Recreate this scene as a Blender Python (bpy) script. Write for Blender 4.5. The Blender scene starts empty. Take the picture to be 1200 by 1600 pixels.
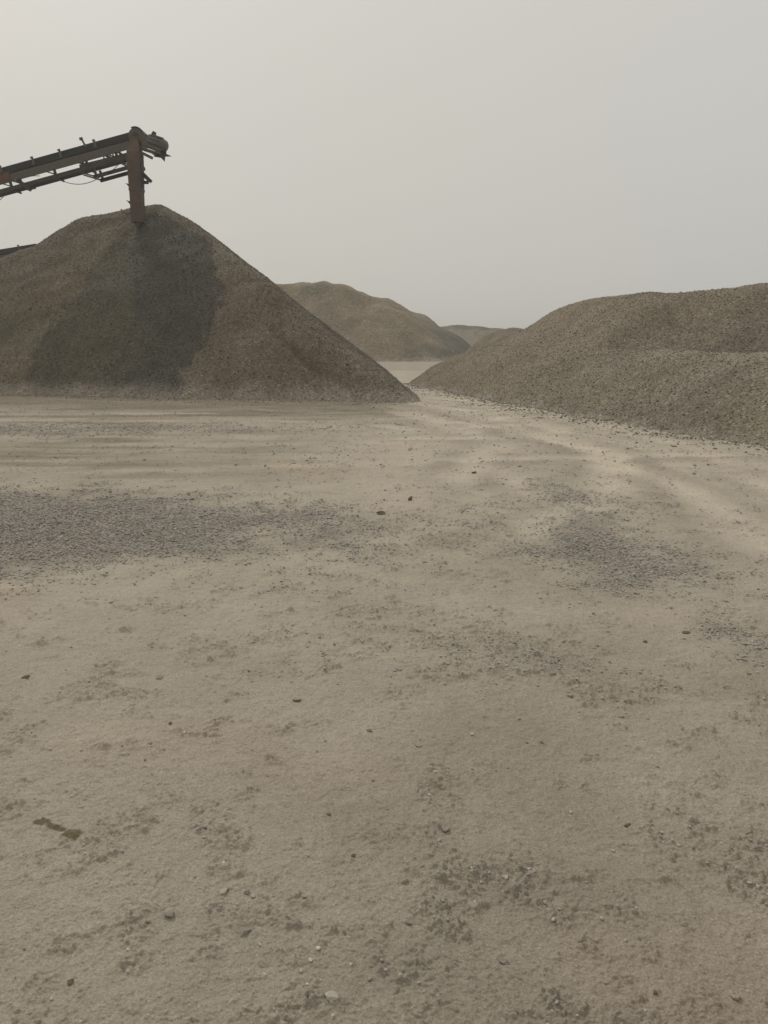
import bpy, math, random
import numpy as np
from mathutils import Vector, Matrix
random.seed(7)
R = math.radians
S = bpy.context.scene
COL = S.collection

# ---------------------------------------------------------------- camera
EYE = 1.6
PITCH = math.atan(265 / 1155)
cam_d = bpy.data.cameras.new('camera')
cam = bpy.data.objects.new('camera', cam_d); COL.objects.link(cam)
cam.location = (0, 0, EYE)
cam.rotation_euler = (math.pi / 2 - PITCH, 0, 0)
cam_d.sensor_fit = 'VERTICAL'; cam_d.sensor_height = 24.0
cam_d.lens = 24.0 * 1155 / 1600
cam_d.clip_start = 0.05; cam_d.clip_end = 3000
S.camera = cam
S.render.resolution_x = 768; S.render.resolution_y = 1024

# ---------------------------------------------------------------- sky and sun (hazy overcast day)
SUN_EL, SUN_ROT = 42.0, -30.0          # the sun stands ahead of the camera, a little to the left
W = bpy.data.worlds.new('World'); S.world = W; W.use_nodes = True
nt = W.node_tree; nt.nodes.clear()
sky = nt.nodes.new('ShaderNodeTexSky'); sky.sky_type = 'NISHITA'; sky.sun_disc = False
sky.sun_elevation = R(SUN_EL); sky.sun_rotation = R(SUN_ROT)
sky.air_density = 1.0; sky.dust_density = 6.0; sky.ozone_density = 1.0
hs = nt.nodes.new('ShaderNodeHueSaturation'); hs.inputs['Saturation'].default_value = 0.12
nt.links.new(sky.outputs[0], hs.inputs['Color'])
tc = nt.nodes.new('ShaderNodeTexCoord'); sx = nt.nodes.new('ShaderNodeSeparateXYZ')
nt.links.new(tc.outputs['Generated'], sx.inputs[0])
cn = nt.nodes.new('ShaderNodeTexNoise'); cn.inputs['Scale'].default_value = 1.6; cn.inputs['Detail'].default_value = 3
nt.links.new(tc.outputs['Generated'], cn.inputs['Vector'])
ad = nt.nodes.new('ShaderNodeMath'); ad.operation = 'MULTIPLY_ADD'; ad.inputs[1].default_value = 0.16
nt.links.new(cn.outputs['Fac'], ad.inputs[0]); nt.links.new(sx.outputs['Z'], ad.inputs[2])
cr = nt.nodes.new('ShaderNodeValToRGB')
cr.color_ramp.elements[0].position = 0.0; cr.color_ramp.elements[0].color = (0.515, 0.507, 0.484, 1)
cr.color_ramp.elements[1].position = 1.0; cr.color_ramp.elements[1].color = (0.76, 0.74, 0.70, 1)
e = cr.color_ramp.elements.new(0.45); e.color = (0.615, 0.60, 0.566, 1)
nt.links.new(ad.outputs[0], cr.inputs['Fac'])
sc = nt.nodes.new('ShaderNodeVectorMath'); sc.operation = 'SCALE'; sc.inputs['Scale'].default_value = 10.0
c2 = nt.nodes.new('ShaderNodeTexNoise'); c2.inputs['Scale'].default_value = 2.2; c2.inputs['Detail'].default_value = 2
nt.links.new(tc.outputs['Generated'], c2.inputs['Vector'])
cr2 = nt.nodes.new('ShaderNodeValToRGB')
cr2.color_ramp.elements[0].position = 0.25; cr2.color_ramp.elements[0].color = (1.02, 0.995, 0.945, 1)
cr2.color_ramp.elements[1].position = 0.75; cr2.color_ramp.elements[1].color = (0.985, 0.985, 0.972, 1)
ad2 = nt.nodes.new('ShaderNodeMath'); ad2.operation = 'MULTIPLY_ADD'; ad2.inputs[1].default_value = 0.55
nt.links.new(sx.outputs['X'], ad2.inputs[0]); nt.links.new(c2.outputs['Fac'], ad2.inputs[2]); nt.links.new(ad2.outputs[0], cr2.inputs['Fac'])
cm2 = nt.nodes.new('ShaderNodeMix'); cm2.data_type = 'RGBA'; cm2.blend_type = 'MULTIPLY'; cm2.inputs['Factor'].default_value = 1.0
nt.links.new(cr.outputs['Color'], cm2.inputs['A']); nt.links.new(cr2.outputs['Color'], cm2.inputs['B'])
nt.links.new(cm2.outputs['Result'], sc.inputs[0])
mx = nt.nodes.new('ShaderNodeMix'); mx.data_type = 'RGBA'; mx.inputs['Factor'].default_value = 0.94
nt.links.new(hs.outputs['Color'], mx.inputs['A']); nt.links.new(sc.outputs[0], mx.inputs['B'])
bg = nt.nodes.new('ShaderNodeBackground'); bg.inputs['Strength'].default_value = 0.1
nt.links.new(mx.outputs['Result'], bg.inputs['Color'])
wo = nt.nodes.new('ShaderNodeOutputWorld'); nt.links.new(bg.outputs[0], wo.inputs['Surface'])

sun_d = bpy.data.lights.new('sun', 'SUN'); sun_d.energy = 1.5; sun_d.angle = R(10); sun_d.color = (1.0, 0.98, 0.94)
sun = bpy.data.objects.new('sun', sun_d); COL.objects.link(sun)
sdir = Vector((math.sin(R(SUN_ROT)) * math.cos(R(SUN_EL)), math.cos(R(SUN_ROT)) * math.cos(R(SUN_EL)), math.sin(R(SUN_EL))))
sun.rotation_euler = sdir.to_track_quat('Z', 'Y').to_euler()
S.view_settings.view_transform = 'Standard'; S.view_settings.look = 'None'
S.view_settings.exposure = 0.0; S.view_settings.gamma = 1.0

# ---- PURE BEGIN ----
def hsh(ix, iy, seed):
    """integer lattice hash -> float 0..1"""
    h = (ix.astype(np.int64) * 374761393 + iy.astype(np.int64) * 668265263 + seed * 2147483629) & 0xFFFFFFFF
    h = ((h ^ (h >> 13)) * 1274126177) & 0xFFFFFFFF
    h = ((h ^ (h >> 16)) * 2246822519) & 0xFFFFFFFF
    h = h ^ (h >> 15)
    return (h & 0xFFFFFF) / float(0x1000000)

def noise(x, y, seed=0):
    """gradient noise about -1..1"""
    x0 = np.floor(x); y0 = np.floor(y)
    fx = x - x0; fy = y - y0
    u = fx * fx * fx * (fx * (fx * 6 - 15) + 10); v = fy * fy * fy * (fy * (fy * 6 - 15) + 10)
    ix = x0.astype(np.int64); iy = y0.astype(np.int64)
    def g(dx, dy):
        a = hsh(ix + dx, iy + dy, seed) * 6.2831853
        return np.cos(a) * (fx - dx) + np.sin(a) * (fy - dy)
    a = g(0, 0); b = g(1, 0); c = g(0, 1); d = g(1, 1)
    return 1.5 * ((a + (b - a) * u) * (1 - v) + (c + (d - c) * u) * v)

def fbm(x, y, seed=0, octs=4, gain=0.5):
    s = np.zeros(np.broadcast(x, y).shape); a = 1.0; t = 0
    for o in range(octs):
        s += a * noise(x, y, seed + o * 17); t += a
        a *= gain; x = x * 2.03 + 11.3; y = y * 2.03 - 7.1
    return s / t

def worley(x, y, seed=0):
    """distance to nearest and second nearest feature point, and the nearest cell's random value"""
    x0 = np.floor(x).astype(np.int64); y0 = np.floor(y).astype(np.int64)
    f1 = np.full(x.shape, 9.0); f2 = np.full(x.shape, 9.0); cid = np.zeros(x.shape)
    for dx in (-1, 0, 1):
        for dy in (-1, 0, 1):
            cx = x0 + dx; cy = y0 + dy
            px = cx + hsh(cx, cy, seed); py = cy + hsh(cx, cy, seed + 5)
            d = np.hypot(px - x, py - y)
            r = hsh(cx, cy, seed + 9)
            near = d < f1
            f2 = np.where(near, f1, np.minimum(f2, d))
            cid = np.where(near, r, cid)
            f1 = np.where(near, d, f1)
    return f1, f2, cid

def sstep(a, b, x):
    t = np.clip((x - a) / (b - a), 0, 1)
    return t * t * (3 - 2 * t)

def smin(a, b, k):
    h = np.clip(0.5 + 0.5 * (b - a) / k, 0, 1)
    return b + (a - b) * h - k * h * (1 - h)

def smax(a, b, k):
    return -smin(-a, -b, k)

def plane(X, Y, p, q, slope):
    """height of a slope that rises to the LEFT of the foot line p -> q"""
    dx = q[0] - p[0]; dy = q[1] - p[1]; L = math.hypot(dx, dy)
    return slope * ((X - p[0]) * (-dy / L) + (Y - p[1]) * (dx / L))

PEAK = (-9.5, 32.0, 7.24)

def pile_left(X, Y):
    w = 0.35 * noise(X / 5, Y / 5, 3) + 0.14 * noise(X / 1.7, Y / 1.7, 4)
    A = (-11.9, 23.0); B = (1.1, 19.0)
    front = plane(X, Y, A, B, 0.765) + 0.5 * w + 0.10 * noise(X / 0.7, Y / 0.7, 5)
    right = plane(X, Y, (1.10, 19.0), (0.75, 27.2), 0.765) + 0.35 * w
    left = plane(X, Y, (-22.6, 40), (-21.8, 20), 0.73) + w
    back = plane(X, Y, (3, 42.5), (-24, 42.5), 0.72) + w
    fl = plane(X, Y, (-22.5, 25.2), (-11.9, 23.0), 0.78) + w
    z = smin(front, right, 0.35 + 0.9 * (1 - sstep(0.0, 1.6, np.minimum(front, right))))
    z = smin(z, back, 0.8)
    z = smin(z, fl, 0.8)
    z = smin(z, left, 0.8)
    crest = smin(PEAK[2] + 0.02 - 0.10 * (PEAK[0] - X), PEAK[2] - 0.02 - 0.30 * (X - PEAK[0]), 0.5) + 0.07 * noise(X / 1.1, Y / 1.5, 7)
    z = smin(z, crest, 0.6)
    # small knob of fresh gravel right at the top
    z = z + 0.12 * np.exp(-((X - PEAK[0] - 0.30) ** 2 / 0.20 + (Y - PEAK[1] - 0.2) ** 2 / 0.6))
    z = z + 0.05 * fbm(X / 0.9, Y / 0.9, 8, 3)
    # groove running down beside the front right hip
    hip = ((X - 0.55) + (Y - 19.6) * 0.88) / 1.33
    z = z - 0.17 * np.exp(-((hip + 0.22) / 0.10) ** 2) * sstep(0.2, 0.9, z) * (1 - sstep(1.3, 2.8, z)) + 0.05 * np.exp(-((hip + 0.5) / 0.15) ** 2) * sstep(0.2, 0.9, z) * (1 - sstep(1.3, 2.8, z))
    z = smax(z, -0.08 + 0 * X, 0.10)
    return z

def pile_middle(X, Y):
    w = 0.6 * noise(X / 5, Y / 7, 31) + 0.3 * noise(X / 2.5, Y / 2.5, 32)
    front = plane(X, Y, (-30, 60.0), (6.2, 64.5), 0.66) + w
    right = plane(X, Y, (5.6, 62.0), (9.6, 80), 0.66) + w
    back = plane(X, Y, (20, 96), (-40, 96), 0.7) + w
    left = plane(X, Y, (-42, 96), (-42, 50), 0.7) + w
    z = smin(smin(front, right, 1.4), smin(back, left, 1.0), 1.0)
    crest = 7.0 + 0.25 * sstep(-4.0, -8.0, X) - 0.07 * np.clip(X + 5.0, 0, None) ** 1.35 + 0.40 * noise(X / 4.0, Y / 9.0, 33) + 0.24 * noise(X / 1.5, Y / 3, 34)
    crest = crest - 0.38 * (1 + np.tanh((X + 3.0) * 3.0)) * 0.5 - 0.40 * (1 + np.tanh((X - 0.9) * 3.0)) * 0.5
    z = smin(z, crest, 0.5)
    z = z + 0.05 * fbm(X / 1.0, Y / 1.0, 36, 3)
    return smax(z, -0.08 + 0 * X, 0.3)

def pile_far(X, Y):
    w = 0.5 * noise(X / 7, Y / 7, 41)
    front = plane(X, Y, (-8, 101), (24, 103), 0.6) + w
    right = plane(X, Y, (26, 100), (30, 130), 0.6) + w
    left = plane(X, Y, (-8, 130), (-6, 100), 0.6) + w
    back = plane(X, Y, (30, 126), (-10, 126), 0.6)
    z = smin(smin(front, right, 1.0), smin(left, back, 1.0), 1.0)
    crest = 4.0 - 0.10 * np.abs(X - 11.5) + 0.25 * noise(X / 3.2, Y / 6, 42)
    return smax(smin(z, crest, 0.5), -0.08 + 0 * X, 0.2)

def pile_knob(X, Y):
    r = np.hypot((X - 6.85) / 0.85, (Y - 41.0))
    z = smin(2.32 - 0.30 * (np.sqrt(r * r + 1.6) - 1.26), 3.3 - 0.80 * r, 0.5) + 0.14 * noise(X / 1.2, Y / 1.2, 51)
    return smax(z, -0.08 + 0 * X, 0.15)

def right_foot(X, Y):
    foot = smin(plane(X, Y, (0.9, 29.0), (3.4, 19.6), 1.0), plane(X, Y, (3.4, 19.6), (5.75, 11.2), 1.0), 0.4)
    return smin(foot, plane(X, Y, (4.6, 13.2), (7.4, 9.0), 1.0), 0.5)

def pile_right(X, Y):
    w = 0.36 * noise(X / 2.7, Y / 2.7, 61) + 0.12 * noise(X / 1.1, Y / 1.1, 62)
    # long foot line that comes from the far gap towards the right of the camera
    foot = right_foot(X, Y)
    d = foot
    # lower tier: heaped to just under eye level, merging into the slope further back
    hb = 1.44 + 0.07 * noise(X / 2.0, Y / 2.0, 64) - 0.02 * (X - 6)
    lower = smin(0.66 * d + 0.6 * w, hb + 0 * d, 0.35)
    lower = lower - 0.75 * sstep(2.5, 3.6, d) * (1 - sstep(15.5, 18.5, Y))
    # upper body
    set_back = 3.3 * (1 - sstep(15.0, 21.5, Y - 0.35 * (X - 5)))
    upper = 0.60 * (d - set_back) + w
    up = plane(X, Y, (0.6, 31.5), (1.0, 29.0), 0.36)          # far end
    end = plane(X, Y, (5.2, 39.5), (0.5, 30.2), 0.48) + w
    crest = 3.08 + 0.05 * (X - 9) + 0.16 * noise(X / 3.0, Y / 3.0, 63) - 0.005 * np.clip(Y - 22, 0, None)
    crest = smin(crest, smax(2.08 + 0.75 * (X - 5.4), 2.08 + 0.36 * (X - 5.4), 0.2), 0.35)
    z = smax(lower, smin(upper, crest, 0.5), 0.12)
    z = smin(z, end, 0.5)
    back = plane(X, Y, (30, 41), (3, 41), 0.6)
    z = smin(z, back, 0.6)
    near = plane(X, Y, (7.4, 9.6), (26, 6.5), 0.62) + w
    z = smin(z, near, 0.5)
    z = smin(z, plane(X, Y, (27, 5), (27, 45), 0.7), 0.5)
    z = z + 0.03 * fbm(X / 0.6, Y / 0.6, 68, 3)
    return smax(z, -0.05 + 0 * X, 0.05)
# ---- PURE END ----
# ---------------------------------------------------------------- helpers
def tag(o, label=None, cat=None, group=None, kind=None):
    if label: o['label'] = label
    if cat: o['category'] = cat
    if group: o['group'] = group
    if kind: o['kind'] = kind
    return o

def mesh_obj(name, V, F, mat, parent=None, cols=None, smooth=False, rough=None):
    """V (n,3) float array; F (m,k) int array or list of polygons"""
    me = bpy.data.meshes.new(name)
    V = np.asarray(V, dtype=np.float32)
    if isinstance(F, np.ndarray):
        n, k = F.shape
        me.vertices.add(len(V)); me.vertices.foreach_set('co', V.ravel())
        me.loops.add(n * k); me.loops.foreach_set('vertex_index', F.astype(np.int32).ravel())
        me.polygons.add(n); me.polygons.foreach_set('loop_start', np.arange(0, n * k, k, dtype=np.int32))
        me.update(calc_edges=True)
    else:
        me.from_pydata([tuple(map(float, v)) for v in V], [], [tuple(f) for f in F]); me.update()
    me.polygons.foreach_set('use_smooth', np.full(len(me.polygons), smooth))
    if cols is not None:
        a = me.attributes.new('tone', 'FLOAT_COLOR', 'POINT')
        c = np.ones((len(V), 4), dtype=np.float32); c[:, :3] = cols
        a.data.foreach_set('color', c.ravel())
    me.materials.append(mat)
    o = bpy.data.objects.new(name, me); COL.objects.link(o)
    if parent is not None: o.parent = parent
    return o

def empty(name, loc=(0, 0, 0), parent=None):
    o = bpy.data.objects.new(name, None); COL.objects.link(o); o.location = loc
    if parent: o.parent = parent
    return o

class MB:
    def __init__(s): s.v = []; s.f = []
    def add(s, vs, fs):
        n = len(s.v); s.v += [tuple(v) for v in vs]; s.f += [tuple(i + n for i in q) for q in fs]
    def bar(s, a, b, w, h, up=(0, 0, 1), w2=None, h2=None, jit=0):
        """box section from a to b; w across, h along 'up'"""
        a = Vector(a); b = Vector(b); d = (b - a).normalized(); up = Vector(up)
        x = d.cross(up)
        if x.length < 1e-4: x = d.cross(Vector((0, 1, 0)))
        x.normalize(); y = x.cross(d).normalized()
        w2 = w if w2 is None else w2; h2 = h if h2 is None else h2
        vs = []
        for c, ww, hh in ((a, w, h), (b, w2, h2)):
            for i, j in ((-1, -1), (1, -1), (1, 1), (-1, 1)):
                vs.append(c + x * (i * ww / 2) + y * (j * hh / 2))
        s.add(vs, [(0, 1, 2, 3), (7, 6, 5, 4), (0, 4, 5, 1), (1, 5, 6, 2), (2, 6, 7, 3), (3, 7, 4, 0)])
    def channel(s, a, b, h, fl, t, up, side):
        """C section: web of height h, flanges fl pointing along 'side'"""
        a = Vector(a); b = Vector(b); up = Vector(up).normalized(); side = Vector(side).normalized()
        prof = [(0, -h / 2), (fl, -h / 2), (fl, -h / 2 + t), (t, -h / 2 + t), (t, h / 2 - t), (fl, h / 2 - t), (fl, h / 2), (0, h / 2)]
        vs = [c + side * p + up * q for c in (a, b) for p, q in prof]
        n = 8
        s.add(vs, [(i, (i + 1) % n, n + (i + 1) % n, n + i) for i in range(n)] + [tuple(range(n))[::-1], tuple(range(n, 2 * n))])
    def tube(s, pts, r, n=8, cap=True):
        pts = [Vector(p) for p in pts]; m = len(pts)
        rr = r if isinstance(r, (list, tuple)) else [r] * m
        vs = []
        for i, p in enumerate(pts):
            d = (pts[min(i + 1, m - 1)] - pts[max(i - 1, 0)]).normalized()
            x = d.cross(Vector((0, 0, 1)))
            if x.length < 1e-3: x = Vector((1, 0, 0))
            x.normalize(); y = d.cross(x).normalized()
            for k in range(n):
                t = 2 * math.pi * k / n
                vs.append(p + x * (rr[i] * math.cos(t)) + y * (rr[i] * math.sin(t)))
        fs = [(i * n + k, i * n + (k + 1) % n, (i + 1) * n + (k + 1) % n, (i + 1) * n + k) for i in range(m - 1) for k in range(n)]
        if cap: fs += [tuple(range(n))[::-1], tuple(range((m - 1) * n, m * n))]
        s.add(vs, fs)
    def build(s, name, mat, parent=None, smooth=False):
        return mesh_obj(name, np.array(s.v), s.f, mat, parent, smooth=smooth)

# ---------------------------------------------------------------- materials
def new_mat(name):
    m = bpy.data.materials.new(name); m.use_nodes = True
    t = m.node_tree; t.nodes.clear()
    o = t.nodes.new('ShaderNodeOutputMaterial'); b = t.nodes.new('ShaderNodeBsdfPrincipled')
    t.links.new(b.outputs[0], o.inputs['Surface'])
    return m, t, b

def N(t, typ, **kw):
    n = t.nodes.new(typ)
    for k, v in kw.items():
        if k in n.inputs: n.inputs[k].default_value = v
        else: setattr(n, k, v)
    return n

def mul(t, a, b, fac=1.0):
    m = t.nodes.new('ShaderNodeMix'); m.data_type = 'RGBA'; m.blend_type = 'MULTIPLY'; m.inputs['Factor'].default_value = fac
    t.links.new(a, m.inputs['A']); t.links.new(b, m.inputs['B'])
    return m.outputs['Result']

def ramp(t, src, stops):
    r = t.nodes.new('ShaderNodeValToRGB'); els = r.color_ramp.elements
    els[0].position = stops[0][0]; els[0].color = stops[0][1]
    els[1].position = stops[-1][0]; els[1].color = stops[-1][1]
    for p, c in stops[1:-1]:
        e = els.new(p); e.color = c
    t.links.new(src, r.inputs['Fac'])
    return r.outputs['Color']

def g(v, w=1.0): return (v, v * (0.985 + 0.0 * w), v * 0.95, 1)

def crushed_stone(name, cell, bump, fine=90.0):
    """heap of crushed stone: tone from the mesh, every stone its own shade, bumps of stone size"""
    m, t, b = new_mat(name)
    at = N(t, 'ShaderNodeAttribute', attribute_name='tone')
    co = t.nodes.new('ShaderNodeTexCoord')
    v1 = N(t, 'ShaderNodeTexVoronoi', Scale=1 / cell); t.links.new(co.outputs['Object'], v1.inputs['Vector'])
    sp = t.nodes.new('ShaderNodeSeparateColor'); t.links.new(v1.outputs['Color'], sp.inputs[0])
    c = ramp(t, sp.outputs[0], [(0, g(0.74)), (0.5, g(0.97)), (0.88, g(1.14)), (1, g(1.6))])
    c = mul(t, at.outputs['Color'], c)
    v2 = N(t, 'ShaderNodeTexVoronoi', Scale=2.3 / cell); t.links.new(co.outputs['Object'], v2.inputs['Vector'])
    sp2 = t.nodes.new('ShaderNodeSeparateColor'); t.links.new(v2.outputs['Color'], sp2.inputs[0])
    c = mul(t, c, ramp(t, sp2.outputs[1], [(0, g(0.84)), (1, g(1.17))]))
    n = N(t, 'ShaderNodeTexNoise', Scale=0.9, Detail=5.0, Roughness=0.6); t.links.new(co.outputs['Object'], n.inputs['Vector'])
    c = mul(t, c, ramp(t, n.outputs['Fac'], [(0.3, (0.88, 0.86, 0.82, 1)), (0.7, (1.12, 1.11, 1.09, 1))]))
    t.links.new(c, b.inputs['Base Color'])
    b.inputs['Roughness'].default_value = 0.95; b.inputs['Specular IOR Level'].default_value = 0.15
    bp = N(t, 'ShaderNodeBump', Strength=1.0, Distance=bump)
    inv = N(t, 'ShaderNodeMath', operation='SUBTRACT'); inv.inputs[0].default_value = 1.0
    t.links.new(v1.outputs['Distance'], inv.inputs[1]); t.links.new(inv.outputs[0], bp.inputs['Height'])
    bp2 = N(t, 'ShaderNodeBump', Strength=0.8, Distance=bump * 0.4)
    inv2 = N(t, 'ShaderNodeMath', operation='SUBTRACT'); inv2.inputs[0].default_value = 1.0
    t.links.new(v2.outputs['Distance'], inv2.inputs[1]); t.links.new(inv2.outputs[0], bp2.inputs['Height'])
    t.links.new(bp.outputs[0], bp2.inputs['Normal']); t.links.new(bp2.outputs[0], b.inputs['Normal'])
    return m

def dusty_ground():
    m, t, b = new_mat('packed_quarry_dust')
    at = N(t, 'ShaderNodeAttribute', attribute_name='tone')
    co = t.nodes.new('ShaderNodeTexCoord')
    def nz(scale, det, rough=0.6, stretch=None):
        n = N(t, 'ShaderNodeTexNoise', Scale=scale, Detail=det, Roughness=rough)
        if stretch:
            mp = N(t, 'ShaderNodeMapping'); mp.inputs['Scale'].default_value = stretch
            t.links.new(co.outputs['Object'], mp.inputs['Vector']); t.links.new(mp.outputs[0], n.inputs['Vector'])
        else: t.links.new(co.outputs['Object'], n.inputs['Vector'])
        return n
    n1 = nz(1.3, 6, 0.62); n2 = nz(22, 5, 0.7); n3 = nz(150, 3, 0.6)
    c = mul(t, at.outputs['Color'], ramp(t, n1.outputs['Fac'], [(0.32, (0.90, 0.895, 0.885, 1)), (0.68, (1.09, 1.085, 1.075, 1))]))
    c = mul(t, c, ramp(t, n2.outputs['Fac'], [(0.3, g(0.93)), (0.7, g(1.07))]))
    c = mul(t, c, ramp(t, n3.outputs['Fac'], [(0.3, g(0.90)), (0.7, g(1.10))]))
    vo = N(t, 'ShaderNodeTexVoronoi', Scale=230.0); t.links.new(co.outputs['Object'], vo.inputs['Vector'])
    sp = t.nodes.new('ShaderNodeSeparateColor'); t.links.new(vo.outputs['Color'], sp.inputs[0])
    c = mul(t, c, ramp(t, sp.outputs[0], [(0.0, g(0.80)), (0.2, g(0.96)), (0.8, g(1.04)), (1.0, g(1.22))]))
    t.links.new(c, b.inputs['Base Color'])
    b.inputs['Roughness'].default_value = 0.96; b.inputs['Specular IOR Level'].default_value = 0.12
    a = N(t, 'ShaderNodeBump', Strength=1.0, Distance=0.011); t.links.new(n2.outputs['Fac'], a.inputs['Height'])
    a2 = N(t, 'ShaderNodeBump', Strength=1.0, Distance=0.0030); t.links.new(n3.outputs['Fac'], a2.inputs['Height'])
    t.links.new(a.outputs[0], a2.inputs['Normal']); t.links.new(a2.outputs[0], b.inputs['Normal'])
    return m

def plain(name, col, rough=0.8, metal=0.0, dust=0.5, dustcol=(0.30, 0.27, 0.22, 1), scale=6.0, rust=None, rustamt=0.5, bump=0.004):
    """painted or bare steel, rubber and so on under a coat of quarry dust, optionally rusty"""
    m, t, b = new_mat(name)
    co = t.nodes.new('ShaderNodeTexCoord')
    n = N(t, 'ShaderNodeTexNoise', Scale=scale, Detail=7.0, Roughness=0.7); t.links.new(co.outputs['Object'], n.inputs['Vector'])
    n2 = N(t, 'ShaderNodeTexNoise', Scale=scale * 0.35, Detail=4.0, Roughness=0.6); t.links.new(co.outputs['Object'], n2.inputs['Vector'])
    mxa = t.nodes.new('ShaderNodeMix'); mxa.data_type = 'RGBA'
    mxa.inputs['A'].default_value = (*col, 1); mxa.inputs['B'].default_value = rust or (col[0] * 0.6, col[1] * 0.6, col[2] * 0.6, 1)
    f = ramp(t, n2.outputs['Fac'], [(max(0.0, 0.62 - rustamt * 0.5), (0, 0, 0, 1)), (0.80 - rustamt * 0.4, (1, 1, 1, 1))])
    t.links.new(f, mxa.inputs['Factor'])
    mxb = t.nodes.new('ShaderNodeMix'); mxb.data_type = 'RGBA'; mxb.inputs['B'].default_value = dustcol
    # dust lies thicker on faces that look up
    ge = t.nodes.new('ShaderNodeNewGeometry'); sz = t.nodes.new('ShaderNodeSeparateXYZ'); t.links.new(ge.outputs['Normal'], sz.inputs[0])
    ma = N(t, 'ShaderNodeMath', operation='MULTIPLY_ADD'); ma.inputs[1].default_value = 0.35; ma.inputs[2].default_value = -0.42 + dust * 0.5; ma.use_clamp = True
    t.links.new(sz.outputs['Z'], ma.inputs[0])
    mb = N(t, 'ShaderNodeMath', operation='MULTIPLY_ADD'); mb.inputs[1].default_value = dust * 0.6; mb.use_clamp = True
    t.links.new(n.outputs['Fac'], mb.inputs[0]); t.links.new(ma.outputs[0], mb.inputs[2])
    t.links.new(mb.outputs[0], mxb.inputs['Factor']); t.links.new(mxa.outputs['Result'], mxb.inputs['A'])
    t.links.new(mxb.outputs['Result'], b.inputs['Base Color'])
    b.inputs['Roughness'].default_value = rough; b.inputs['Metallic'].default_value = metal
    bp = N(t, 'ShaderNodeBump', Strength=0.6, Distance=bump); t.links.new(n.outputs['Fac'], bp.inputs['Height']); t.links.new(bp.outputs[0], b.inputs['Normal'])
    return m

def stone_mat(name, col):
    m, t, b = new_mat(name)
    co = t.nodes.new('ShaderNodeTexCoord'); oi = t.nodes.new('ShaderNodeObjectInfo')
    n = N(t, 'ShaderNodeTexNoise', Scale=35.0, Detail=6.0, Roughness=0.7); t.links.new(co.outputs['Object'], n.inputs['Vector'])
    c = ramp(t, n.outputs['Fac'], [(0.3, (col[0] * 0.75, col[1] * 0.75, col[2] * 0.75, 1)), (0.7, (col[0] * 1.2, col[1] * 1.2, col[2] * 1.2, 1))])
    c = mul(t, c, ramp(t, oi.outputs['Random'], [(0, g(0.85)), (1, g(1.12))]))
    t.links.new(c, b.inputs['Base Color']); b.inputs['Roughness'].default_value = 0.92; b.inputs['Specular IOR Level'].default_value = 0.2
    bp = N(t, 'ShaderNodeBump', Strength=0.8, Distance=0.003); t.links.new(n.outputs['Fac'], bp.inputs['Height']); t.links.new(bp.outputs[0], b.inputs['Normal'])
    return m

def chips_mat(name):
    m, t, b = new_mat(name)
    at = N(t, 'ShaderNodeAttribute', attribute_name='tone')
    t.links.new(at.outputs['Color'], b.inputs['Base Color'])
    b.inputs['Roughness'].default_value = 0.95; b.inputs['Specular IOR Level'].default_value = 0.15
    return m

# ---------------------------------------------------------------- the ground
DUST = np.array([0.368, 0.343, 0.311]); DARK = np.array([0.252, 0.232, 0.207]); GREY = np.array([0.240, 0.226, 0.203])

def blob(X, Y, cx, cy, rx, ry, ang=0.0):
    c, s = math.cos(ang), math.sin(ang)
    u = ((X - cx) * c + (Y - cy) * s) / rx; v = (-(X - cx) * s + (Y - cy) * c) / ry
    return 1 - np.sqrt(u * u + v * v)          # 1 in the middle, 0 at the rim

def gravel_mask(X, Y):
    """where spilled gravel lies on the dust"""
    n = 0.50 * fbm(X / 1.1, Y / 0.9, 101, 5, 0.62) + 0.20 * noise(X * 5, Y * 5, 105)
    a = np.maximum(1.1 * blob(X, Y, -3.2, 6.15, 3.5, 1.85, 0.14), 0.9 * blob(X, Y, -4.4, 6.9, 2.8, 1.5, 0.2))
    b = 0.75 * blob(X, Y, 1.75, 5.55, 0.95, 1.25, -0.25)
    c = 0.22 * blob(X, Y, 0.62, 3.72, 0.85, 0.5, -0.5)
    d = 0.35 * blob(X, Y, 2.0, 7.6, 0.9, 1.2)
    e = 0.55 * blob(X, Y, -6.5, 14.0, 6.0, 1.3, 0.05)
    f = 0.22 * blob(X, Y, -0.2, 5.8, 1.4, 1.2)
    h = 0.40 * blob(X, Y, 1.95, 3.6, 0.3, 1.3)
    m = np.maximum.reduce([a, b, c, d, e, f, h])
    return sstep(-0.12, 0.95, m + n * (m > -0.8))

def crumb_mask(X, Y):
    """where the surface is broken up into crumbs and clods"""
    n = fbm(X / 0.38 + 5, Y / 0.30, 111, 6, 0.62) * 1.1 + 0.30 * fbm(X / 1.9, Y / 1.7, 116, 3) + 0.30 * noise(X * 9, Y * 9, 118)
    edge = 0.45 * np.maximum(blob(X, Y, 1.25, 2.2, 0.45, 1.5), 0) + np.maximum(0.22 * blob(X, Y, -0.25, 1.9, 1.1, 0.8), np.maximum(0.65 * blob(X, Y, 0.62, 3.72, 0.95, 0.6, -0.5), 0.4 * blob(X, Y, 0.3, 6.2, 1.6, 1.5)))
    return sstep(-0.08, 0.60, n + np.maximum(edge, 0))

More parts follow.
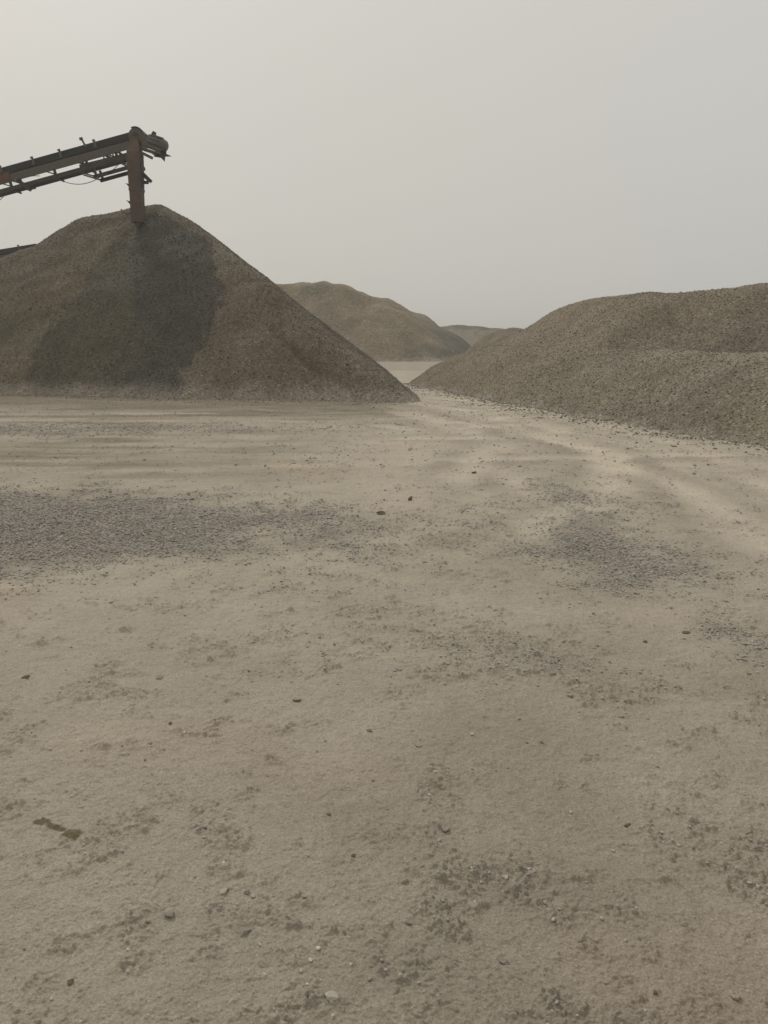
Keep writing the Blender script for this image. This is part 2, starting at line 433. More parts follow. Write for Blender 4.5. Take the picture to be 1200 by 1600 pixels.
def tracks(X, Y):
    """old wheel ruts that swing from the foreground right round towards the gap, and others that run left"""
    h = np.zeros_like(X); c = np.zeros_like(X)
    wob = 0.25 * noise(X / 2.5, Y / 2.5, 121)
    for (cx, cy, r, w, dep, a0) in ((-17, 11, 20.0, 0.24, 0.022, 0), (-17, 11, 21.7, 0.22, 0.02, 0), (-17, 11, 18.6, 0.3, 0.02, 0), (-7.5, 12.5, 9.2, 0.20, 0.018, 0), (-7.5, 12.5, 10.9, 0.22, 0.020, 0), (-12, 8.0, 13.6, 0.2, 0.014, 0), (-12, 8.0, 15.3, 0.2, 0.014, 0),
                               (-2, 40, 27.5, 0.22, 0.016, 0), (-2, 40, 25.8, 0.22, 0.016, 0), (-4, 46, 36.2, 0.25, 0.014, 0), (-4, 46, 30.6, 0.2, 0.014, 0), (-4, 46, 28.9, 0.2, 0.012, 0)):
        d = np.hypot(X - cx, Y - cy) - r + wob
        brk = sstep(-0.25, 0.35, noise(X / 2.2, Y / 2.2, 130 + int(r * 3)))
        g1 = np.exp(-(d / w) ** 2); g2 = np.exp(-((np.abs(d) - 2.0 * w) / (w * 0.8)) ** 2)
        h += brk * dep * 0.6 * (0.8 * g2 - g1); c += brk * (g1 * 0.9 - 0.6 * g2)
    far = sstep(3.8, 6.5, Y)
    return h * far, c * far

def ground_macro(X, Y):
    r = np.hypot(X, Y)
    z = 0.028 * fbm(X / 5.5, Y / 5.5, 140, 3) * sstep(1, 8, r) + 0.014 * fbm(X / 0.9, Y / 0.7, 145, 4)
    th, _ = tracks(X, Y)
    return z + th

def pebbles(X, Y, cell, prob, seed):
    f1, f2, cid = worley(X / cell, Y / cell, seed)
    rad = 0.22 + 0.30 * ((cid * 7.31) % 1.0)
    return np.sqrt(np.clip(rad * rad - f1 * f1, 0, None)) * (cid < prob), ((f1 < rad) & (cid < prob))

def ground_micro(x, y, cf, gf):
    """crumbs, crusts and pebbles bedded in the dust"""
    n1 = fbm(x * 13, y * 13, 150, 4, 0.6); n2 = fbm(x * 48, y * 48, 155, 3, 0.6)
    m = np.maximum(cf, gf)
    p1, k1 = pebbles(x, y, 0.055, 0.13, 161)
    p2, k2 = pebbles(x + 0.3, y, 0.026, 0.28, 162)
    p3, k3 = pebbles(x, y + 0.3, 0.013, 0.45, 163)
    # trodden crusts that break off in low ragged lips
    cr1 = fbm(x * 2.6, y * 3.2, 164, 6, 0.66); cr2 = fbm(x * 7.0 + 3, y * 8.5, 166, 5, 0.66)
    lips = 0.0095 * sstep(0.02, 0.04, cr1) + 0.006 * sstep(0.08, 0.105, cr2) + 0.006 * sstep(-0.26, -0.235, cr2) + 0.0065 * sstep(-0.26, -0.23, cr1)
    z = (0.40 + 0.60 * sstep(0.1, 0.7, cf)) * lips * (0.6 + 0.4 * n1) \
        + cf * (0.0082 * n1 + 0.0034 * n2 - 0.006 * np.clip(0.25 - np.abs(cr2 + 0.1), 0, 1) * 4 * (n1 > 0.0)) \
        + (1 - cf) * (0.0022 * n2 + 0.0038 * n1) \
        + 0.026 * p1 * sstep(0.15, 0.8, m) + 0.019 * p2 * (0.14 + 0.86 * sstep(0.05, 0.7, m)) + (0.40 + 0.60 * m) * 0.012 * p3 \
        + gf * (0.006 + 0.004 * n2)
    return z, n1, n2, k1, k2

def build_ground(mat):
    th = np.concatenate([np.linspace(-38.0, 38.0, 1300), np.linspace(40, 320, 110)])
    th = np.radians(th)
    r = np.concatenate([np.geomspace(0.25, 1.2, 60)[:-1], 1.2 * (1 - np.linspace(0, 1, 1380) * (1 - 1.2 / 26.0)) ** -1.0])
    # between linear in 1/r (constant picture height) and geometric growth
    rg = np.geomspace(1.2, 26.0, 1380)
    r = np.concatenate([np.geomspace(0.25, 1.2, 60)[:-1], 0.6 * r[59:] + 0.4 * rg, np.geomspace(26.0, 160, 170)[1:], np.geomspace(160, 700, 14)[1:]])
    # the finely meshed wedge starts behind the camera so that a step to the side still sees it
    back = 1.2
    r = np.concatenate([[0.3, 0.6, 0.9], r + back])
    T, Rr = np.meshgrid(th, r)
    X = (np.sin(T) * Rr).ravel(); Y = (np.cos(T) * Rr).ravel() - back
    inner = Rr.ravel() < 45
    Z = np.zeros_like(X)
    xi, yi = X[inner], Y[inner]
    z = ground_macro(xi, yi)
    gm = gravel_mask(xi, yi); cm = crumb_mask(xi, yi)
    front = (np.hypot(xi, yi) < 30) & (yi > 0.2) & (np.abs(np.degrees(np.arctan2(xi, yi + back))) < 38.01)
    xf, yf = xi[front], yi[front]; gf = gm[front]; cf = cm[front]
    zf, n1, n2, k1, k2 = ground_micro(xf, yf, cf, gf)
    z2 = z.copy(); z2[front] += zf
    Z[inner] = z2
    # ---- colour of the surface itself, plus painted lens vignetting
    C = np.tile(DUST, (len(X), 1))
    big = fbm(xi / 3.2, yi / 2.4, 170, 4)
    damp = sstep(-0.15, 0.5, big + 0.3 * fbm(xi / 0.6, yi / 0.5, 175, 3))
    ri = np.hypot(xi, yi)
    # haul road dust is palest towards the gap between the heaps, lens vignetting is painted in as a darker near yard
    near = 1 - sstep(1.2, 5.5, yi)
    left = sstep(0.5, -6.0, xi) * sstep(6, 9, yi) * (0.45 + 0.65 * fbm(xi / 3.5, yi / 0.9, 181, 3))
    road = np.exp(-((xi - 0.9 + 0.06 * (yi - 20)) / 1.9) ** 2) * sstep(9, 19, yi)
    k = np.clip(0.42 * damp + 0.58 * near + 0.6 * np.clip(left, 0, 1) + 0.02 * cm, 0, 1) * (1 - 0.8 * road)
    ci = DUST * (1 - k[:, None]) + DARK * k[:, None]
    ci = ci * (1 + 0.10 * road[:, None])
    # the packed haul lane that swings from the right foreground into the gap
    lane = np.exp(-((np.hypot(xi + 17, yi - 11) - 20.3 + 0.3 * noise(xi / 2, yi / 2, 186)) / 1.35) ** 2) * sstep(5.5, 9.0, yi) * sstep(40, 26, yi)
    lane = np.maximum(lane, 0.8 * np.exp(-((xi - 0.2 - 0.25 * fbm(xi, yi / 2, 188, 3)) / 1.3) ** 2) * sstep(5.0, 8.5, yi) * sstep(15, 10, yi))
    ci = ci * (1 - 0.85 * lane[:, None]) + np.array([0.405, 0.376, 0.335]) * (0.85 * lane[:, None])
    # brown fines washed out in front of the tall cone, and streaks across the left of the yard
    foot = 0.8 * sstep(14.0, 18.2, yi + 0.3 * xi + 1.0 * fbm(xi / 2.2, yi / 0.7, 183, 4)) * sstep(1.6, -0.6, xi) * (yi < 27)
    strk = 0.75 * sstep(0.6, -4.5, xi) * sstep(6.5, 9.5, yi) * sstep(-0.15, 0.35, fbm(xi / 4.0, yi / 0.8, 187, 4))
    fo = np.clip(foot + strk, 0, 0.9)[:, None]
    ci = ci * (1 - fo) + np.array([0.165, 0.147, 0.118]) * fo
    ci = ci * (1 - gm[:, None]) + (0.3 * DARK + 0.7 * GREY) * gm[:, None]
    _, tcx = tracks(xi, yi)
    ci *= (1 + 0.20 * np.clip(tcx, -1, 1))[:, None]
    # rusty, pinkish fines here and there
    pk = sstep(0.15, 0.6, fbm(xi / 1.8, yi / 1.5, 185, 3))
    ci *= 1 + pk[:, None] * np.array([0.045, -0.005, -0.03])
    # the small damp oil stain at lower left
    st = np.maximum(blob(xi, yi, -1.04, 2.155, 0.036, 0.042), np.maximum(blob(xi, yi, -1.11, 2.195, 0.048, 0.018, -0.4), blob(xi, yi, -1.165, 2.225, 0.035, 0.02))) + 0.75 * fbm(xi * 16, yi * 16, 190, 4, 0.6) - 0.05
    st = sstep(0.02, 0.30, st)
    ci = ci * (1 - st[:, None]) + np.array([0.135, 0.122, 0.084]) * st[:, None]
    # stones of their own shade
    cf_ = ci[front]
    sh = np.ones(len(xf)) + 0.05 * k1 * np.maximum(cf, gf) - 0.08 * k2 * gf
    sh *= 1 + 0.04 * n2
    ci[front] = cf_ * sh[:, None]
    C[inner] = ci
    out = ~inner
    C[out] = DUST * 0.5 + DARK * 0.5
    nr, nc = T.shape
    I = np.arange(nr * nc).reshape(nr, nc)
    a = I[:-1, :]; b_ = I[1:, :]
    F = np.stack([a, np.roll(a, -1, 1), np.roll(b_, -1, 1), b_], axis=-1).reshape(-1, 4)[:, ::-1]
    V = np.stack([X, Y, Z], 1)
    # centre point closes the sheet
    V = np.vstack([V, [[0, 0, 0.0]]]); C = np.vstack([C, DARK[None]])
    c0 = len(V) - 1
    tri = np.stack([I[0], np.roll(I[0], -1), np.full(nc, c0), np.full(nc, c0)], 1)
    ring = [(int(I[0, i]), int(I[0, (i + 1) % nc]), c0) for i in range(nc)]
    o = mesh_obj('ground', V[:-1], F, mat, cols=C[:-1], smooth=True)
    tag(o, 'pale dusty gravel yard ground with crumbs, ruts and gravel patches', 'ground', kind='structure')
    return o

# ---------------------------------------------------------------- the heaps
def axis(spans):
    """spans: (from, to, step) joined"""
    out = []
    for a, b, s in spans:
        n = max(2, int(round((b - a) / s)))
        out.append(np.linspace(a, b, n, endpoint=False))
    out.append([spans[-1][1]])
    return np.concatenate(out)

def build_pile(name, fn, xs, ys, rough, cell, colour, mat, seed, cut=-0.045):
    X, Y = np.meshgrid(xs, ys); sh = X.shape; X = X.ravel(); Y = Y.ravel()
    Z0 = fn(X, Y)
    f1, f2, cid = worley(X / cell, Y / cell, seed)
    body = sstep(-0.04, 0.10, Z0)
    Z = Z0 + body * rough * ((0.75 - f1) * (0.5 + cid) + 0.6 * fbm(X / cell / 3.2, Y / cell / 3.2, seed + 3, 3))
    gx = np.gradient(Z0.reshape(sh), xs, axis=1).ravel(); gy = np.gradient(Z0.reshape(sh), ys, axis=0).ravel()
    C = colour(X, Y, Z0, gx, gy) * (1 + 0.12 * (cid - 0.5))[:, None]
    I = np.arange(len(X)).reshape(sh)
    F = np.stack([I[:-1, :-1], I[:-1, 1:], I[1:, 1:], I[1:, :-1]], -1).reshape(-1, 4)
    keep = (Z0[F] > cut).any(1)
    F = F[keep]
    used = np.unique(F); mp = np.full(len(X), -1); mp[used] = np.arange(len(used))
    V = np.stack([X, Y, Z], 1)[used]
    return mesh_obj(name, V, mp[F], mat, cols=C[used], smooth=True), (V, C[used])

def tri_mix(a, b, t): return a * (1 - t[:, None]) + b * t[:, None]

STONE = np.array([0.150, 0.138, 0.112])
def dusted(C, Z, X, Y, seed, hi=0.45):
    d = (1 - sstep(0.0, hi, Z + 0.15 * noise(X * 1.2, Y * 1.2, seed))) * 0.75
    return tri_mix(C, DUST * 0.70, d)

def colour_left(X, Y, Z, gx, gy):
    ang = np.degrees(np.arctan2(X - PEAK[0], -(Y - PEAK[1] + 0.6)))         # 0 = towards the camera, + to the right
    r = np.hypot(X - PEAK[0], Y - PEAK[1])
    n = noise(X / 1.6, Y / 1.6, 201); n2 = fbm(X / 3.0, Y / 3.0, 203, 3)
    streak = 0.7 * noise(ang / 7.0, r / 7.0, 205) + 0.5 * noise(ang / 2.2 * r / 5, r / 3.0, 208)
    brown = np.array([0.134, 0.115, 0.091]); fresh = np.array([0.070, 0.067, 0.062]); olive = np.array([0.097, 0.091, 0.073]); pale = np.array([0.150, 0.135, 0.110])
    C = np.tile(brown, (len(X), 1))
    C = tri_mix(C, pale, sstep(0.0, 0.5, n2 + 0.4 * streak + 0.35 * sstep(35, 70, ang)))
    # damp fresh stone running down from the chute: bounded by two curved edges
    wob = 4.5 * n + 3.0 * streak + 2.0 * noise(X * 2, Y * 2, 206)
    lo = np.interp(r, [0.5, 3, 5, 7, 8.5, 10, 11], [-40, -24, -21, -17, -12, -3, 4]) + 1.4 * wob
    hi = np.interp(r, [0.5, 2, 4.8, 7, 8, 10, 11.5], [75, 61, 48, 36, 31, 22, 14]) + 0.9 * wob
    f = sstep(-3.0, 3.0, ang - lo) * sstep(-1.5, 1.5, hi - ang) * sstep(0.3, 0.9, r)
    C = tri_mix(C, olive, f)
    lo2 = np.interp(r, [1, 3, 6, 8, 10, 12], [-12, 4, 12, 13, 9, 4]) + 1.5 * wob
    f2 = sstep(-3, 4, ang - lo2) * f * (0.6 + 0.4 * sstep(-0.4, 0.4, n2 + streak))
    C = tri_mix(C, fresh, f2)
    dk = sstep(-24, -32, ang + 6 * n) * sstep(3.4, 1.8, Z + 0.5 * n2) * 0.75
    C = tri_mix(C, olive * 0.9, dk)
    C *= (1 + 0.10 * streak + 0.10 * n2)[:, None]
    # darker groove along the hip at the right front corner
    return dusted(C, Z, X, Y, 207, 0.55)

def colour_right(X, Y, Z, gx, gy):
    n2 = fbm(X / 2.6, Y / 2.6, 211, 4); n = fbm(X / 0.8, Y / 0.8, 214, 3)
    a = np.array([0.196, 0.177, 0.145]); b = np.array([0.168, 0.155, 0.129]); brown = np.array([0.208, 0.178, 0.142])
    C = np.tile(a, (len(X), 1)); C = tri_mix(C, b, sstep(-0.2, 0.45, n2)); C = tri_mix(C, brown, sstep(17, 24, Y + 3 * n2) * 0.7)
    C *= (1 + 0.10 * n)[:, None]
    # the upper body is greyer and darker than the newer lower tier
    d = right_foot(X, Y) + 0.15 * n
    nearer = sstep(18.5, 15.0, Y - 0.2 * X)
    up = sstep(3.3, 4.2, d) * nearer
    lip = np.exp(-((d - 2.5) / 0.6) ** 2) * nearer
    C *= (1 - 0.42 * up + 0.20 * lip)[:, None]
    return dusted(C, Z, X, Y, 217, 0.14)

def colour_middle(X, Y, Z, gx, gy):
    n2 = fbm(X / 4, Y / 4, 221, 4)
    a = np.array([0.215, 0.185, 0.142]); b = np.array([0.160, 0.148, 0.116])
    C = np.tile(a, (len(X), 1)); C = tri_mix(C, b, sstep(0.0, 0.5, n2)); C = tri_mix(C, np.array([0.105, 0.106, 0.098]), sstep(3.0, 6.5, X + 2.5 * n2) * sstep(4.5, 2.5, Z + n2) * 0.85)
    return dusted(C, Z, X, Y, 227, 0.5)

def colour_far(X, Y, Z, gx, gy):
    n2 = fbm(X / 4, Y / 4, 231, 3)
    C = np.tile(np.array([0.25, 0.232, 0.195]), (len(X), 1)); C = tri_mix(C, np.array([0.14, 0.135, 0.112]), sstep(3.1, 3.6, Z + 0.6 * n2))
    return C

def colour_knob(X, Y, Z, gx, gy):
    return np.tile(np.array([0.180, 0.162, 0.128]), (len(X), 1)) * (1 + 0.2 * fbm(X, Y, 241, 3))[:, None]

# ---------------------------------------------------------------- rocks
def ico(level):
    p = (1 + 5 ** 0.5) / 2
    V = [(-1, p, 0), (1, p, 0), (-1, -p, 0), (1, -p, 0), (0, -1, p), (0, 1, p), (0, -1, -p), (0, 1, -p), (p, 0, -1), (p, 0, 1), (-p, 0, -1), (-p, 0, 1)]
    F = [(0, 11, 5), (0, 5, 1), (0, 1, 7), (0, 7, 10), (0, 10, 11), (1, 5, 9), (5, 11, 4), (11, 10, 2), (10, 7, 6), (7, 1, 8), (3, 9, 4), (3, 4, 2), (3, 2, 6), (3, 6, 8), (3, 8, 9), (4, 9, 5), (2, 4, 11), (6, 2, 10), (8, 6, 7), (9, 8, 1)]
    V = [tuple(np.array(v) / np.linalg.norm(v)) for v in V]
    for _ in range(level):
        mid = {}; G = []
        def m(a, b):
            k = (min(a, b), max(a, b))
            if k not in mid:
                q = np.array(V[a]) + np.array(V[b]); V.append(tuple(q / np.linalg.norm(q))); mid[k] = len(V) - 1
            return mid[k]
        for a, b, c in F:
            ab, bc, ca = m(a, b), m(b, c), m(c, a)
            G += [(a, ab, ca), (b, bc, ab), (c, ca, bc), (ab, bc, ca)]
        F = G
    return np.array(V), np.array(F)

ICO0 = ico(0); ICO3 = ico(3)

def scatter_stones(name, P, size, tones, mat, seed, parent=None, flat=0.65):
    """one mesh of many small angular chips; P (n,3) centres"""
    rng = np.random.default_rng(seed)
    n = len(P); V0, F0 = ICO0; k = len(V0)
    V = np.repeat(V0[None], n, 0) * (1 + rng.uniform(-0.28, 0.28, (n, k, 1)))
    sc = np.stack([size * rng.uniform(0.8, 1.35, n), size * rng.uniform(0.65, 1.1, n), size * flat * rng.uniform(0.6, 1.1, n)], 1)
    V = V * sc[:, None, :]
    a = rng.uniform(0, 6.283, n); c, s = np.cos(a)[:, None], np.sin(a)[:, None]
    tl = rng.normal(0, 0.35, n)[:, None]; ct, st = np.cos(tl), np.sin(tl)
    y = V[:, :, 1] * ct - V[:, :, 2] * st; z = V[:, :, 1] * st + V[:, :, 2] * ct
    x = V[:, :, 0]
    V = np.stack([x * c - y * s, x * s + y * c, z], -1) + P[:, None, :]
    F = (F0[None] + (np.arange(n) * k)[:, None, None]).reshape(-1, 3)
    C = np.repeat(tones[:, None, :], k, 1).reshape(-1, 3)
    return mesh_obj(name, V.reshape(-1, 3), F, mat, parent, cols=C, smooth=False)

def rock_mesh(seed, sx, sy, sz, angular=0.5):
    """one closed stone: faceted by random cutting planes, then roughened"""
    rng = np.random.default_rng(seed)
    V, F = ICO3; V = V.copy()
    for _ in range(13):
        d = rng.normal(size=3); d /= np.linalg.norm(d); h = rng.uniform(0.50, 0.80)
        t = V @ d; over = np.clip(t - h, 0, None) * 0.96
        V -= over[:, None] * d[None]
    V *= (1 + 0.05 * fbm(V[:, 0] * 2.4 + seed, V[:, 1] * 2.4 + V[:, 2] * 1.7, seed, 3))[:, None]
    V *= np.array([sx, sy, sz]); 
    return V, F
# ---------------------------------------------------------------- build: setting
M_ground = dusty_ground()
M_stoneL = crushed_stone('crushed_stone', 0.050, 0.018)
M_stoneR = crushed_stone('coarse_crushed_stone', 0.040, 0.014)
M_stoneF = crushed_stone('distant_crushed_stone', 0.10, 0.04)
M_chips = chips_mat('loose_chips')
build_ground(M_ground)

G_PILE = 'heaps of crushed stone around the yard'
pl, dl = build_pile('gravel_pile', pile_left, axis([(-25, -15.5, 0.12), (-15.5, 3.2, 0.05)]), axis([(16.8, 34.0, 0.05), (34.0, 43.5, 0.14)]), 0.017, 0.080, colour_left, M_stoneL, 301)
tag(pl, 'tall cone of brown crushed stone with a dark damp streak, under the conveyor chute', 'gravel pile', G_PILE)
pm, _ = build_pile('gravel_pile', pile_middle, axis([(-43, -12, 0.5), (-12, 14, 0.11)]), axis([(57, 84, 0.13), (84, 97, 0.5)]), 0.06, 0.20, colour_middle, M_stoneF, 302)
tag(pm, 'broad flat-topped stone heap rising behind the right flank of the tall cone', 'gravel pile', G_PILE)
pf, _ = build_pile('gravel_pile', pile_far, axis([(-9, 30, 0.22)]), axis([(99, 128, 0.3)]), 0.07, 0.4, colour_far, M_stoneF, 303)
tag(pf, 'farthest and palest low heap, seen in the gap between the bigger heaps', 'gravel pile', G_PILE)
pk, _ = build_pile('gravel_pile', pile_knob, axis([(1.5, 12, 0.09)]), axis([(36.5, 46, 0.10)]), 0.035, 0.12, colour_knob, M_stoneR, 304)
tag(pk, 'small rounded heap peeping over the low left end of the long right heap', 'gravel pile', G_PILE)
pr, dr = build_pile('gravel_pile', pile_right, axis([(-0.5, 9.5, 0.030), (9.5, 14.5, 0.05), (14.5, 28, 0.2)]), axis([(4, 9.5, 0.12), (9.5, 24, 0.032), (24, 34, 0.06), (34, 42, 0.2)]), 0.011, 0.055, colour_right, M_stoneR, 305)
tag(pr, 'long grey-brown stone heap with a lower front tier, filling the right side', 'gravel pile', G_PILE)

# ---------------------------------------------------------------- conveyors
DUSTC = (0.27, 0.245, 0.20, 1)
M_belt = plain('conveyor_rubber', (0.014, 0.014, 0.015), 0.75, 0, 0.03, DUSTC, 9)
M_steel = plain('dusty_grey_steel', (0.060, 0.057, 0.051), 0.6, 0.2, 0.40, DUSTC, 5, (0.075, 0.050, 0.036, 1), 0.30)
M_dark = plain('dark_weathered_steel', (0.022, 0.020, 0.017), 0.65, 0.2, 0.06, DUSTC, 6, (0.045, 0.032, 0.024, 1), 0.4)
M_rust = plain('rusty_steel', (0.115, 0.076, 0.050), 0.85, 0.1, 0.30, (0.20, 0.175, 0.14, 1), 4, (0.055, 0.038, 0.028, 1), 0.5, 0.01)
M_motor = plain('dusty_motor_paint', (0.075, 0.080, 0.085), 0.55, 0.1, 0.45, DUSTC, 7, (0.04, 0.04, 0.042, 1), 0.4)
M_cable = plain('cable_rubber', (0.03, 0.03, 0.03), 0.7, 0, 0.1, DUSTC, 9)

def conveyor(head, slope, length, yaw, label, idlers, posts, detail=True, width=0.62, heavy=1.0):
    """inclined stacker: head = (x, y, z) of the head pulley shaft; it runs down towards -x"""
    eu = Vector((-math.cos(slope) * math.cos(yaw), -math.cos(slope) * math.sin(yaw), -math.sin(slope)))
    ey = Vector((-math.sin(yaw), math.cos(yaw), 0)); ev = ey.cross(eu).normalized()
    if ev.z < 0: ev = -ev
    H = Vector(head); foot = H + eu * length
    root = empty('belt_conveyor', (foot.x, foot.y, 0)); tag(root, label, 'conveyor', 'belt conveyors over the heaps')
    O = H - Vector((foot.x, foot.y, 0))
    def P(u, y, v): return O + eu * u + ey * y + ev * v
    hw = width / 2; k = heavy
    # carrying belt: a shallow trough on the idlers with its thick dusty edge; v = 0.20 is its top at the head
    b = MB(); prof = [(-hw, 0.205), (-hw * 0.5, 0.11), (0, 0.085), (hw * 0.5, 0.11), (hw, 0.205)]
    n = 40
    for layer, off in ((0, 0), (1, -0.025)): pass
    rows = [P(length * i / n, y, v) for i in range(n + 1) for (y, v) in prof] + [P(length * i / n, y, v - 0.03) for i in range(n + 1) for (y, v) in prof]
    m = (n + 1) * 5; fs = []
    for i in range(n):
        for j in range(4):
            a = i * 5 + j; fs += [(a, a + 1, a + 6, a + 5), (m + a, m + a + 5, m + a + 6, m + a + 1)]
        fs += [(i * 5, i * 5 + 5, m + i * 5 + 5, m + i * 5), (i * 5 + 4, m + i * 5 + 4, m + i * 5 + 9, i * 5 + 9)]
    b.add(rows, fs)
    belt = b.build('carrying_belt', M_belt, root)
    b = MB(); b.bar(P(0.1, 0, -0.60 * k), P(length - 0.2, 0, -0.61 * k), width * 0.95, 0.03, ev); b.build('return_belt', M_belt, root)
    # skirt boards that hold the load on the belt
    for s in (-1, 1):
        b = MB(); b.bar(P(0.25, s * (hw + 0.012), 0.075), P(length - 0.4, s * (hw + 0.012), 0.075), 0.02, 0.25, ev); b.build('skirt_board', M_belt, root)
    for s in (-1, 1):
        b = MB()
        vv = (-0.225 if s < 0 else -0.12) * k
        b.channel(P(0.10, s * (hw + 0.04), vv), P(length, s * (hw + 0.04), vv), (0.27 if s < 0 else 0.10) * k, 0.07, 0.012, ev, ey * (-s)); b.build('top_stringer', M_steel, root)
        b = MB()
        vv = (-0.60 if s < 0 else -0.56) * k
        b.channel(P(0.20, s * (hw + 0.03), vv), P(length, s * (hw + 0.03), vv), (0.15 if s < 0 else 0.09) * k, 0.06, 0.012, ev, ey * (-s)); b.build('bottom_stringer', M_dark, root)
    for u in posts:
        for s in (-1, 1):
            b = MB(); b.bar(P(u, s * (hw + 0.015), -0.34 * k), P(u, s * (hw + 0.015), -0.53 * k), 0.10, 0.05, ey)
            b.bar(P(u, s * (hw + 0.02), -0.53 * k), P(u + 0.30, s * (hw + 0.02), -0.36 * k), 0.04, 0.035, ey)
            b.build('post', M_dark, root)
        b = MB(); b.bar(P(u, -hw - 0.05, -0.655 * k), P(u, hw + 0.05, -0.655 * k), 0.06, 0.05, ev); b.build('cross_member', M_dark, root)
    for u in idlers:
        o = MB()
        for s in (-1, 1):
            o.bar(P(u, s * (hw + 0.075), -0.04), P(u - 0.02, s * (hw + 0.075), 0.27), 0.10, 0.03, ey, 0.06, 0.03)
            o.bar(P(u - 0.05, s * (hw + 0.08), 0.24), P(u + 0.05, s * (hw + 0.08), 0.24), 0.05, 0.06, ev)
        o.bar(P(u, -hw - 0.09, -0.02), P(u, hw + 0.09, -0.02), 0.06, 0.04, ev)
        fr = o.build('idler', M_steel, root)
        for (ya, va, yb, vb) in ((-hw * 0.98, 0.14, -hw * 0.5, 0.04), (-hw * 0.42, 0.03, hw * 0.42, 0.03), (hw * 0.5, 0.04, hw * 0.98, 0.14)):
            r = MB(); r.tube([P(u, ya, va), P(u, yb, vb)], 0.045, 10); r.build('roller', M_motor, fr, True)
    return root, P, eu, ey, ev

HY = PEAK[1] - 0.95
def at_pix(px, py, Y):
    a = (px - 600) / 1155; b = (800 - py) / 1155; cp, sp = math.cos(PITCH), math.sin(PITCH)
    d = (a, cp + b * sp, -sp + b * cp); t = Y / d[1]
    return (d[0] * t, Y, EYE + d[2] * t)
HEAD = at_pix(217.5, 216.5, HY)
SL = math.radians(14.0)
idl = [1.62, 3.02, 4.12, 5.42] + [5.42 + 1.3 * i for i in range(1, 19)]
pst = [0.95, 2.15, 3.45, 4.85, 5.25] + [5.25 + 1.4 * i for i in range(1, 17)]
root, P, eu, ey, ev = conveyor(HEAD, SL, 31.5, 0.0, 'dusty steel belt conveyor discharging onto the peak of the tall cone', idl, pst)
hw = 0.31
# under-slung truss at the head end: lower chord, struts and slanted braces
for s in (-1, 1):
    b = MB(); b.bar(P(0.2, s * (hw + 0.03), -0.98), P(2.05, s * (hw + 0.03), -0.98), 0.06, 0.13, ev)
    b.build('lower_chord', M_dark, root)
    for (u0, v0, u1, v1, w) in ((2.62, -0.62, 2.0, -0.98, 0.05), (1.95, -0.62, 1.93, -0.95, 0.09), (0.62, -0.62, 0.50, -0.93, 0.07), (0.95, -0.66, 0.55, -0.93, 0.05), (0.34, -0.62, 0.32, -0.93, 0.06)):
        b = MB(); b.bar(P(u0, s * (hw + 0.035), v0), P(u1, s * (hw + 0.035), v1), 0.05, w, eu if abs(u0 - u1) < 0.2 else ev); b.build('brace', M_dark, root)
# thicker packing plate between the bottom stringers and the truss
b = MB(); b.bar(P(0.3, -hw - 0.065, -0.60), P(2.45, -hw - 0.065, -0.56), 0.012, 0.24, ev); b.build('side_plate', M_dark, root)
# return rollers peeping under the top stringer
for u in (0.85, 1.35, 2.35, 5.0):
    b = MB(); b.tube([P(u, -hw - 0.08, -0.36), P(u, hw + 0.08, -0.36)], 0.05, 10); b.build('return_roller', M_motor, root, True)
for u in (1.05, 1.18, 1.42):
    b = MB(); b.bar(P(u, -hw - 0.05, -0.35), P(u + 0.04, -hw - 0.05, -0.50), 0.05, 0.03, ey); b.build('roller_bracket', M_steel, root)
# upright lever and bracket on the upper edge
b = MB(); b.bar(P(1.98, -hw - 0.07, 0.10), P(2.05, -hw - 0.07, 0.40), 0.07, 0.03, ey); b.bar(P(2.07, -hw - 0.07, 0.36), P(2.06, -hw - 0.07, 0.46), 0.13, 0.03, ey); b.build('lever', M_steel, root)
# bracket hanging under the bottom stringer
b = MB(); b.bar(P(4.75, -hw - 0.05, -0.64), P(4.48, -hw - 0.05, -0.80), 0.06, 0.14, ev); b.bar(P(4.52, -hw - 0.05, -0.74), P(4.36, -hw - 0.05, -0.82), 0.06, 0.16, ev, 0.06, 0.08); b.build('bracket', M_dark, root)
# orange-rust patch plate on the side at the left
b = MB(); b.bar(P(5.15, -hw - 0.058, -0.15), P(7.6, -hw - 0.058, -0.15), 0.008, 0.26, ev); b.build('rusty_plate', plain('orange_rust', (0.12, 0.050, 0.026), 0.9, 0, 0.2, DUSTC, 5, (0.09, 0.045, 0.03, 1), 0.5), root); 
# head pulley in its round housing
b = MB(); b.tube([P(0, -0.44, 0.0), P(0, 0.44, 0.0)], 0.27, 26); hp = b.build('head_pulley', M_steel, root, False)
for s in (-1, 1):
    b = MB(); b.tube([P(0, s * 0.44, 0.0), P(0, s * 0.52, 0.0)], [0.13, 0.10], 14); b.build('bearing', M_dark, hp)
# hood plate over the pulley, curving down to the right
b = MB(); pts = []
cen = Vector(P(0, 0, 0))
for i in range(9):
    a = math.radians(120 - i * 14); pts.append(cen + Vector((math.cos(a) * 0.31, 0, math.sin(a) * 0.31)))
pts.append(cen + Vector((0.50, 0, -0.02))); 
for i in range(len(pts) - 1): b.bar(pts[i] + Vector((0, 0, 0)), pts[i + 1], 0.92, 0.022, (pts[i] - cen))
for s in (-1, 1): b.bar(cen + Vector((-0.05, s * 0.46, 0.02)), cen + Vector((0.42, s * 0.46, -0.17)), 0.014, 0.36, (0, 0, 1), 0.014, 0.26)
b.build('pulley_hood', M_steel, root)
